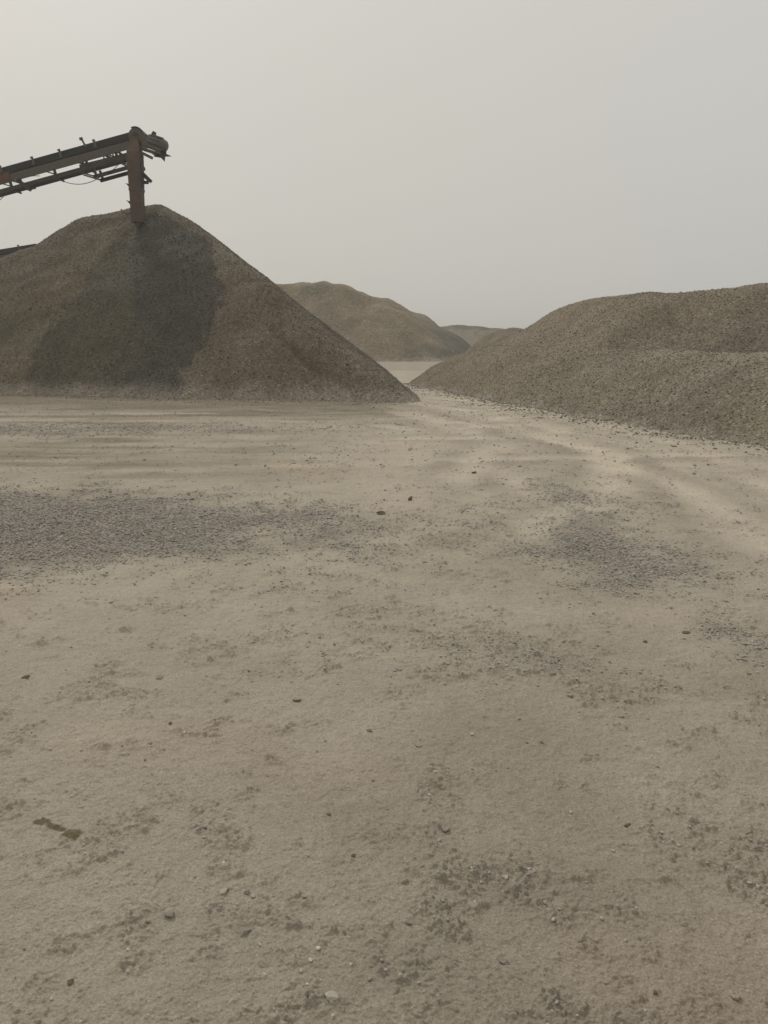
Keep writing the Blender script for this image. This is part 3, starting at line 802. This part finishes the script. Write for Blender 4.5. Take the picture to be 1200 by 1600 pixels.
# drive motor on its slanted bed to the right of the pulley
X3 = Vector((1, 0, 0))
def C3(dx, dy, dz): return cen + Vector((dx, dy, dz - 0.10))
b = MB(); b.tube([C3(0.18, -0.30, 0.02), C3(0.42, -0.30, -0.04), C3(0.44, -0.30, -0.045), C3(1.02, -0.30, -0.24), C3(1.10, -0.30, -0.27), C3(1.15, -0.30, -0.29)], [0.15, 0.17, 0.235, 0.235, 0.20, 0.12], 18)
mo = b.build('drive_motor', M_motor, root, False)
b = MB()
for i in range(11):
    t = i / 11 * 6.283; ax = (C3(1.02, -0.30, -0.24) - C3(0.44, -0.30, -0.045)).normalized(); sx_ = ax.cross(Vector((0, 1, 0))).normalized()
    o_ = Vector((0, 1, 0)) * math.cos(t) * 0.25 + sx_ * math.sin(t) * 0.25
    b.bar(C3(0.50, -0.30, -0.065) + o_, C3(0.96, -0.30, -0.22) + o_, 0.02, 0.05, o_)
b.build('cooling_fin', M_motor, mo)
b = MB(); b.bar(C3(0.62, -0.30, 0.10), C3(0.70, -0.30, 0.26), 0.15, 0.12, (0, 1, 0), 0.12, 0.1); b.build('terminal_box', M_dark, mo)
b = MB(); b.bar(C3(0.15, -0.30, -0.33), C3(0.95, -0.30, -0.56), 0.5, 0.05, (0, 0, 1)); b.bar(C3(0.25, -0.5, -0.16), C3(0.95, -0.5, -0.44), 0.05, 0.12); b.bar(C3(0.05, -0.52, -0.45), C3(0.62, -0.52, -0.72), 0.07, 0.10, (0, 0, 1))
b.bar(C3(0.25, -0.5, -0.28), C3(0.72, -0.5, -0.60), 0.05, 0.07); b.build('motor_bed', M_steel, root)
b = MB()
b.add([C3(0.70, -0.34, -0.38), C3(1.12, -0.34, -0.30), C3(1.10, -0.34, -0.52), C3(1.30, -0.34, -0.61), C3(1.05, -0.34, -0.62), C3(1.02, -0.34, -0.80), C3(0.88, -0.34, -0.66), C3(0.62, -0.34, -0.62),
       C3(0.70, -0.31, -0.38), C3(1.12, -0.31, -0.30), C3(1.10, -0.31, -0.52), C3(1.30, -0.31, -0.61), C3(1.05, -0.31, -0.62), C3(1.02, -0.31, -0.80), C3(0.88, -0.31, -0.66), C3(0.62, -0.31, -0.62)],
      [(0, 1, 2, 3, 4, 5, 6, 7)[::-1], tuple(range(8, 16))] + [(i, (i + 1) % 8, 8 + (i + 1) % 8, 8 + i) for i in range(8)])
b.build('torn_guard', M_dark, root)
def C3(dx, dy, dz): return cen + Vector((dx, dy, dz))
# discharge chute: a long rusty box duct hanging from the head, its mouth buried in the heap
top = C3(-0.03, -0.50, -0.05); bot = Vector(at_pix(216, 348, HY - 0.4)) - Vector(root.location)
def ring(c, w, d): return [c + Vector((i * w / 2, j * d / 2, 0)) for i, j in ((-1, -1), (1, -1), (1, 1), (-1, 1))]
b = MB(); rings = [(0.0, 0.30, 0.16), (0.08, 0.34, 0.26), (0.18, 0.50, 0.46), (0.34, 0.50, 0.48), (0.60, 0.46, 0.46), (0.605, 0.48, 0.48), (0.63, 0.48, 0.48), (0.635, 0.44, 0.44), (1.0, 0.42, 0.42)]
vs = []
for t, w, d in rings: vs += ring(top.lerp(bot, t), w, d)
fs = [(i * 4 + k, i * 4 + (k + 1) % 4, (i + 1) * 4 + (k + 1) % 4, (i + 1) * 4 + k) for i in range(len(rings) - 1) for k in range(4)] + [(3, 2, 1, 0)]
b.add(vs, fs); ch = b.build('discharge_chute', M_rust, root)
b = MB(); b.bar(top.lerp(bot, 0.46) + Vector((0.25, 0, 0.10)), top.lerp(bot, 0.50) + Vector((0.56, 0, -0.05)), 0.24, 0.16, (0, 0, 1), 0.20, 0.12); b.bar(top.lerp(bot, 0.50) + Vector((0.24, -0.1, -0.1)), top.lerp(bot, 0.50) + Vector((0.50, -0.1, -0.1)), 0.03, 0.12); b.build('side_bracket', M_dark, ch)
b = MB(); b.bar(top.lerp(bot, 0.30) + Vector((0.30, -0.2, 0)), top.lerp(bot, 0.60) + Vector((0.285, -0.2, 0)), 0.06, 0.05, (1, 0, 0)); b.build('edge_rail', M_dark, ch)
for t in (0.56, 0.76):
    b = MB(); q = top.lerp(bot, t) + Vector((-0.25, -0.1, 0)); b.bar(q, q + Vector((-0.13, 0, 0.05)), 0.04, 0.05, (0, 0, 1), 0.03, 0.02); b.bar(q + Vector((0, 0, -0.07)), q + Vector((-0.07, 0, 0.03)), 0.04, 0.04); b.build('lifting_lug', M_dark, ch)
# cables slung along the frame
def sag(a, c, drop, nseg=18): return [a.lerp(c, i / nseg) + Vector((0, 0, -drop * 4 * (i / nseg) * (1 - i / nseg))) for i in range(nseg + 1)]
def wp(px, py): return Vector(at_pix(px, py, HY - hw - 0.08)) - Vector(root.location)
for a, c, d in ((wp(88, 278), wp(159, 275), 0.26), (wp(159, 275), wp(186, 256), 0.06), (wp(30, 281), wp(62, 275), -0.05), (wp(14, 297), wp(-30, 330), 0.12)):
    b = MB(); b.tube(sag(a, c, d), 0.013, 6); b.build('cable', M_cable, root, True)
# legs and a tail pulley further down, beyond the left edge
for u in (13.0, 20.5):
    base = P(u, 0, -0.6)
    for s in (-1, 1):
        b = MB(); b.bar(P(u, s * 0.34, -0.6), Vector((base.x - 0.3, base.y + s * 1.0, 0.0)), 0.12, 0.12, (1, 0, 0)); b.build('support_leg', M_dark, root)
    b = MB(); b.bar(Vector((base.x - 0.15, base.y - 0.68, base.z * 0.5)), Vector((base.x - 0.15, base.y + 0.68, base.z * 0.5)), 0.08, 0.08); b.build('leg_brace', M_dark, root)
b = MB(); b.tube([P(31.4, -0.4, 0.0), P(31.4, 0.4, 0.0)], 0.2, 18); b.build('tail_pulley', M_steel, root)

H2 = at_pix(60, 388, 43.0)
idl2 = [0.9 + 1.1 * i for i in range(26)]; pst2 = [0.5 + 0.75 * i for i in range(38)]
r2, P2, *_ = conveyor(H2, math.radians(8.6), 32.0, 0.0, 'second belt conveyor low at the left edge, half hidden behind the tall cone', idl2, pst2, heavy=1.15)
for s in (-1, 1):
    b = MB(); b.bar(P2(0.4, s * 0.35, -0.80), P2(31, s * 0.35, -0.80), 0.05, 0.10); b.build('lower_chord', M_rust, r2)
    b = MB()
    for i in range(40): b.bar(P2(0.6 + 0.75 * i, s * 0.33, -0.30 if i % 2 else -0.52), P2(1.35 + 0.75 * i, s * 0.33, -0.52 if i % 2 else -0.30), 0.04, 0.05)
    b.build('lattice', M_dark, r2)
for u in (6.0, 16.0, 25.0):
    base = P2(u, 0, -0.6)
    for s in (-1, 1):
        b = MB(); b.bar(P2(u, s * 0.34, -0.6), Vector((base.x, base.y + s * 0.9, 0.0)), 0.12, 0.12, (1, 0, 0)); b.build('support_leg', M_dark, r2)
b = MB(); b.tube([P2(0, -0.4, 0.0), P2(0, 0.4, 0.0)], 0.2, 18); b.build('head_pulley', M_steel, r2)

# ---------------------------------------------------------------- loose stones one could pick out
def ground_at(px, py):
    a = (px - 600) / 1155; b = (800 - py) / 1155; cp, sp = math.cos(PITCH), math.sin(PITCH)
    d = (a, cp + b * sp, -sp + b * cp); t = -EYE / d[2]
    return d[0] * t, d[1] * t, t * math.sqrt(1 + a * a + b * b) / math.sqrt(1 + a * a + b * b)
M_s = {'pale': stone_mat('pale_stone', (0.33, 0.305, 0.26)), 'grey': stone_mat('grey_stone', (0.265, 0.245, 0.208)), 'dark': stone_mat('dark_stone', (0.135, 0.122, 0.10)), 'brown': stone_mat('brown_stone', (0.22, 0.165, 0.125))}
STONES = [  # picture place, width there, tone, height ratio, sink, label
 (653, 1167, 15, 'pale', .42, .25, 'pale oval pebble lying alone in the middle of the yard'),
 (696, 1297, 17, 'grey', .60, .30, 'grey half-buried lump casting a black notch, in the central foreground'),
 (577, 1145, 12, 'dark', .45, .30, 'small dark brown pebble just left of the pale oval pebble'),
 (41, 1060, 17, 'dark', .45, .35, 'dark wedge-shaped stone near the left edge, halfway down the ground'),
 (595, 805, 15, 'dark', .45, .20, 'dark flat brick-like stone on the pale dust, centre of the yard'),
 (641, 782, 7, 'dark', 1.3, .15, 'small dark upright stone behind and right of the flat brick-like one'),
 (741, 740, 11, 'dark', .35, .25, 'dark flat chip farthest out on the pale haul road'),
 (264, 1431, 23, 'pale', .65, .30, 'pale rounded stone, biggest at lower left, in crumbled soil'),
 (232, 1444, 12, 'grey', .55, .30, 'smaller grey stone touching the left side of the crumbled patch at lower left'),
 (350, 1394, 17, 'pale', .50, .35, 'pale flattish stone above and right of the biggest lower-left stone'),
 (386, 1396, 10, 'grey', .60, .30, 'little grey stone just right of the pale flattish stone'),
 (381, 1456, 24, 'grey', .45, .40, 'broad half-buried stone with dark gaps round it, lower left of centre'),
 (411, 1510, 20, 'grey', .35, .45, 'flat grey stone flush with the ground, below the broad half-buried one'),
 (362, 1571, 12, 'pale', .60, .30, 'pale pebble near the bottom edge, left of centre'),
 (110, 1537, 14, 'dark', .45, .35, 'dark sliver of stone near the lower left corner'),
 (519, 1563, 30, 'pale', .30, .40, 'large flat pale stone set in the ground by the bottom edge, centre'),
 (197, 1181, 15, 'pale', .40, .35, 'pale flat stone in the smooth dust, left side'),
 (266, 1133, 7, 'dark', .60, .25, 'tiny dark pebble on smooth dust, up and right of the pale flat stone'),
 (249, 1060, 13, 'grey', .50, .30, 'grey clod-like stone in a crumbled spot, upper left foreground'),
 (465, 1095, 15, 'pale', .50, .30, 'pale stone in loose crumbs left of the dark brown pebble'),
 (970, 1121, 11, 'grey', .50, .30, 'grey pebble in a short row of crumbs, right of centre'),
 (980, 1290, 13, 'dark', .40, .35, 'dark flat pebble on smooth dust, right foreground'),
 (1024, 1554, 11, 'dark', .40, .30, 'lone dark pebble near the bottom edge, right of centre'),
 (1168, 1303, 18, 'grey', .45, .35, 'grey stone with a dark lip beside the right edge'),
 (1153, 1363, 17, 'pale', .45, .35, 'pale stone below the grey one beside the right edge'),
 (1191, 1384, 14, 'dark', .50, .30, 'darkest stone, right at the right edge of the foreground'),
 (1149, 1561, 18, 'grey', .50, .45, 'round grey stone set in the lower right corner'),
 (641, 1442, 18, 'grey', .45, .35, 'grey stone with a curved dark underside, bottom centre'),
 (787, 1504, 17, 'grey', .50, .35, 'grey lump among dark crumbs near the bottom, right of centre'),
 (852, 1413, 12, 'pale', .40, .35, 'small pale stone on bare dust, lower right of centre'),
 (790, 1374, 13, 'pale', .50, .30, 'bright pale pebble in a crumbled strip, right of centre'),
 (846, 1163, 6, 'brown', .60, .25, 'tiny reddish pebble, right one of two on bare dust'),
 (823, 1163, 5, 'brown', .60, .25, 'tiny reddish pebble, left one of two on bare dust'),
 (861, 1056, 15, 'grey', .40, .30, 'grey flat stone at the lower edge of the middle gravel patch'),
 (889, 1088, 13, 'grey', .50, .30, 'grey stone just below the middle gravel patch'),
 (1072, 990, 14, 'dark', .35, .30, 'dark flat chip on smooth dust below the right gravel patch'),
 (1008, 1004, 9, 'dark', .40, .30, 'small dark chip left of the other dark chip below the right gravel patch'),
 (514, 1274, 9, 'dark', .50, .30, 'small dark pebble in crumbs left of the central grey lump'),
 (552, 1340, 9, 'dark', .50, .30, 'small dark pebble below and right of the other one near the central lump'),
 (632, 1380, 13, 'grey', .70, .30, 'grey clod at the middle of a dark crumbled cluster'),
 (300, 782, 10, 'dark', .40, .30, 'dark chip on the upper rim of the grey gravel patch at left'),
]
used = []
for i, (px, py, wpx, tone, hr, sink, lab) in enumerate(STONES):
    x, y, t = ground_at(px, py)
    z0 = float(ground_macro(np.array([x]), np.array([y]))[0])
    t2 = t * (EYE - z0) / EYE; 
    w = wpx * t / 1155 / 2 * 1.05
    dist = math.sqrt(x * x + y * y + EYE * EYE)
    V, F = rock_mesh(900 + i, w, w * random.uniform(0.7, 0.95), w * hr, 0.5)
    o = mesh_obj('stone', V, F, M_s[tone], smooth=False)
    cfs, gfs = crumb_mask(np.array([x]), np.array([y])), gravel_mask(np.array([x]), np.array([y]))
    z0 += float(ground_micro(np.array([x]), np.array([y]), cfs, gfs)[0][0]) * 0.6
    o.location = (x, y, z0 + 0.003 + w * hr * (0.75 - 2 * sink * 0.85)); o.rotation_euler = (random.uniform(-.2, .2), random.uniform(-.2, .2), random.uniform(-0.5, 0.5))
    tag(o, lab, 'stone', 'loose stones on the dusty yard'); used.append((x, y, w))

# ---------------------------------------------------------------- loose gravel, too much to count
rng = np.random.default_rng(5)
def sample_ground(n, ylo, yhi):
    """points spread evenly over the visible wedge of the yard"""
    y = np.sqrt(rng.uniform(ylo ** 2, yhi ** 2, n)); x = rng.uniform(-0.68, 0.68, n) * (y + 0.8)
    return x, y
PX, PY, SZ, NF = [], [], [], []
x, y = sample_ground(540000, 1.0, 9.5)
gm = gravel_mask(x, y); cm = crumb_mask(x, y)
prob = np.clip(0.80 * gm ** 1.4 + 0.13 * cm ** 2 * np.where(y < 3.2, 0.6, 1) + 0.006, 0, 1)
keepm = rng.random(len(x)) < prob
x, y, gk, ck = x[keepm], y[keepm], gm[keepm], cm[keepm]
sz = np.exp(rng.normal(-5.05, 0.50, len(x))) * (0.75 + 0.45 * gk)
PX.append(x); PY.append(y); SZ.append(sz)
x, y = sample_ground(420000, 9.5, 21)
gm = gravel_mask(x, y); cm = crumb_mask(x, y)
keepm = rng.random(len(x)) < np.clip(0.5 * gm + 0.10 * cm + 0.01, 0, 1)
x, y = x[keepm], y[keepm]; PX.append(x); PY.append(y); SZ.append(np.exp(rng.normal(-4.6, 0.35, len(x))))
# spill at the feet of the two near heaps
for fn, x0, x1, y0, y1, nn in ((pile_left, -14, 2.6, 16.5, 27, 60000), (pile_right, 0, 8, 8.5, 30, 60000)):
    x = rng.uniform(x0, x1, nn); y = rng.uniform(y0, y1, nn)
    sx0 = 0.5 if fn is pile_right else 0.15; reach = rng.exponential(0.38, nn) * (0.7 + 0.8 * np.clip(noise(x / 0.9, y / 0.9, 260) + 0.3, 0, 2))
    z0 = fn(x, y); z1 = fn(x + sx0 * reach * 1.6, y + reach)
    kk = (z0 < 0.06) & (z0 > -0.2) & (z1 > 0.02)
    PX.append(x[kk]); PY.append(y[kk]); SZ.append(np.exp(rng.normal(-4.25, 0.45, kk.sum())))
    NF.append(kk.sum())
px_, py_, sz_ = np.concatenate(PX), np.concatenate(PY), np.concatenate(SZ)
sz_ = np.minimum(sz_, np.interp(py_, [1.3, 3.5, 7, 12], [0.0055, 0.0085, 0.014, 0.03]))
foot_ = np.zeros(len(px_), bool); foot_[len(px_) - sum(NF):] = True
far = np.ones(len(px_), bool)
for sx_, sy_, w in used: far &= np.hypot(px_ - sx_, py_ - sy_) > w * 1.05 + sz_
px_, py_, sz_, foot_ = px_[far], py_[far], sz_[far], foot_[far]
GM = gravel_mask(px_, py_)
hz = ground_macro(px_, py_) + ground_micro(px_, py_, crumb_mask(px_, py_), GM)[0] + sz_ * rng.uniform(0.0, 0.45, len(sz_))
tn = np.exp(rng.normal(0, 0.13, len(sz_)))[:, None] * ((1 - 0.6 * GM)[:, None] * (0.85 * DUST + 0.15 * DARK)[None] + (0.6 * GM)[:, None] * np.array([0.275, 0.257, 0.228])[None])
tn[foot_] = np.array([0.19, 0.168, 0.133]) * np.exp(np.random.default_rng(3).normal(0, 0.15, foot_.sum()))[:, None]
gv = scatter_stones('loose_gravel', np.stack([px_, py_, hz], 1), sz_, tn, M_chips, 77)
tag(gv, 'loose grey gravel chips spilled in patches over the dusty yard', 'gravel', kind='stuff')
print('chips', len(px_))

# coarse stones lying on the near face of the right heap, and on the tall cone
def surface(name, data, fn, seed, n, cond, size, parent, dens=1.0):
    V, C = data; rng = np.random.default_rng(seed)
    ok = cond(V) & (V[:, 2] > 0.0); idx = np.nonzero(ok)[0]
    idx = rng.choice(idx, min(n, len(idx)), replace=False)
    Pp = V[idx] + rng.normal(0, 0.01, (len(idx), 3)); s = np.exp(rng.normal(math.log(size), 0.32, len(idx)))
    o = scatter_stones(name, Pp, s, C[idx] * np.exp(rng.normal(0.03, 0.16, len(idx)))[:, None], M_chips, seed, parent, 0.8)
    o['kind'] = 'stuff'; return o
surface('surface_stones', dr, pile_right, 81, 60000, lambda V: (V[:, 0] < 13) & (V[:, 1] < 33) & (V[:, 1] > 8.5), 0.012, pr)
surface('surface_stones', dl, pile_left, 82, 50000, lambda V: (V[:, 0] > -16.5) & (V[:, 1] < 33.5), 0.015, pl)

# ---------------------------------------------------------------- dusty air
m = bpy.data.materials.new('dusty_air'); m.use_nodes = True; t = m.node_tree; t.nodes.clear()
o = t.nodes.new('ShaderNodeOutputMaterial'); v = t.nodes.new('ShaderNodeVolumePrincipled')
v.inputs['Color'].default_value = (0.93, 0.915, 0.88, 1); v.inputs['Density'].default_value = 0.0017; v.inputs['Anisotropy'].default_value = 0.2
t.links.new(v.outputs[0], o.inputs['Volume'])
b = MB(); b.bar((0, -720, 5.0), (0, 720, 5.0), 1440, 12.6)
hz = b.build('haze', m); tag(hz, 'thin pale quarry dust hanging in the air over the yard', 'haze', kind='stuff')
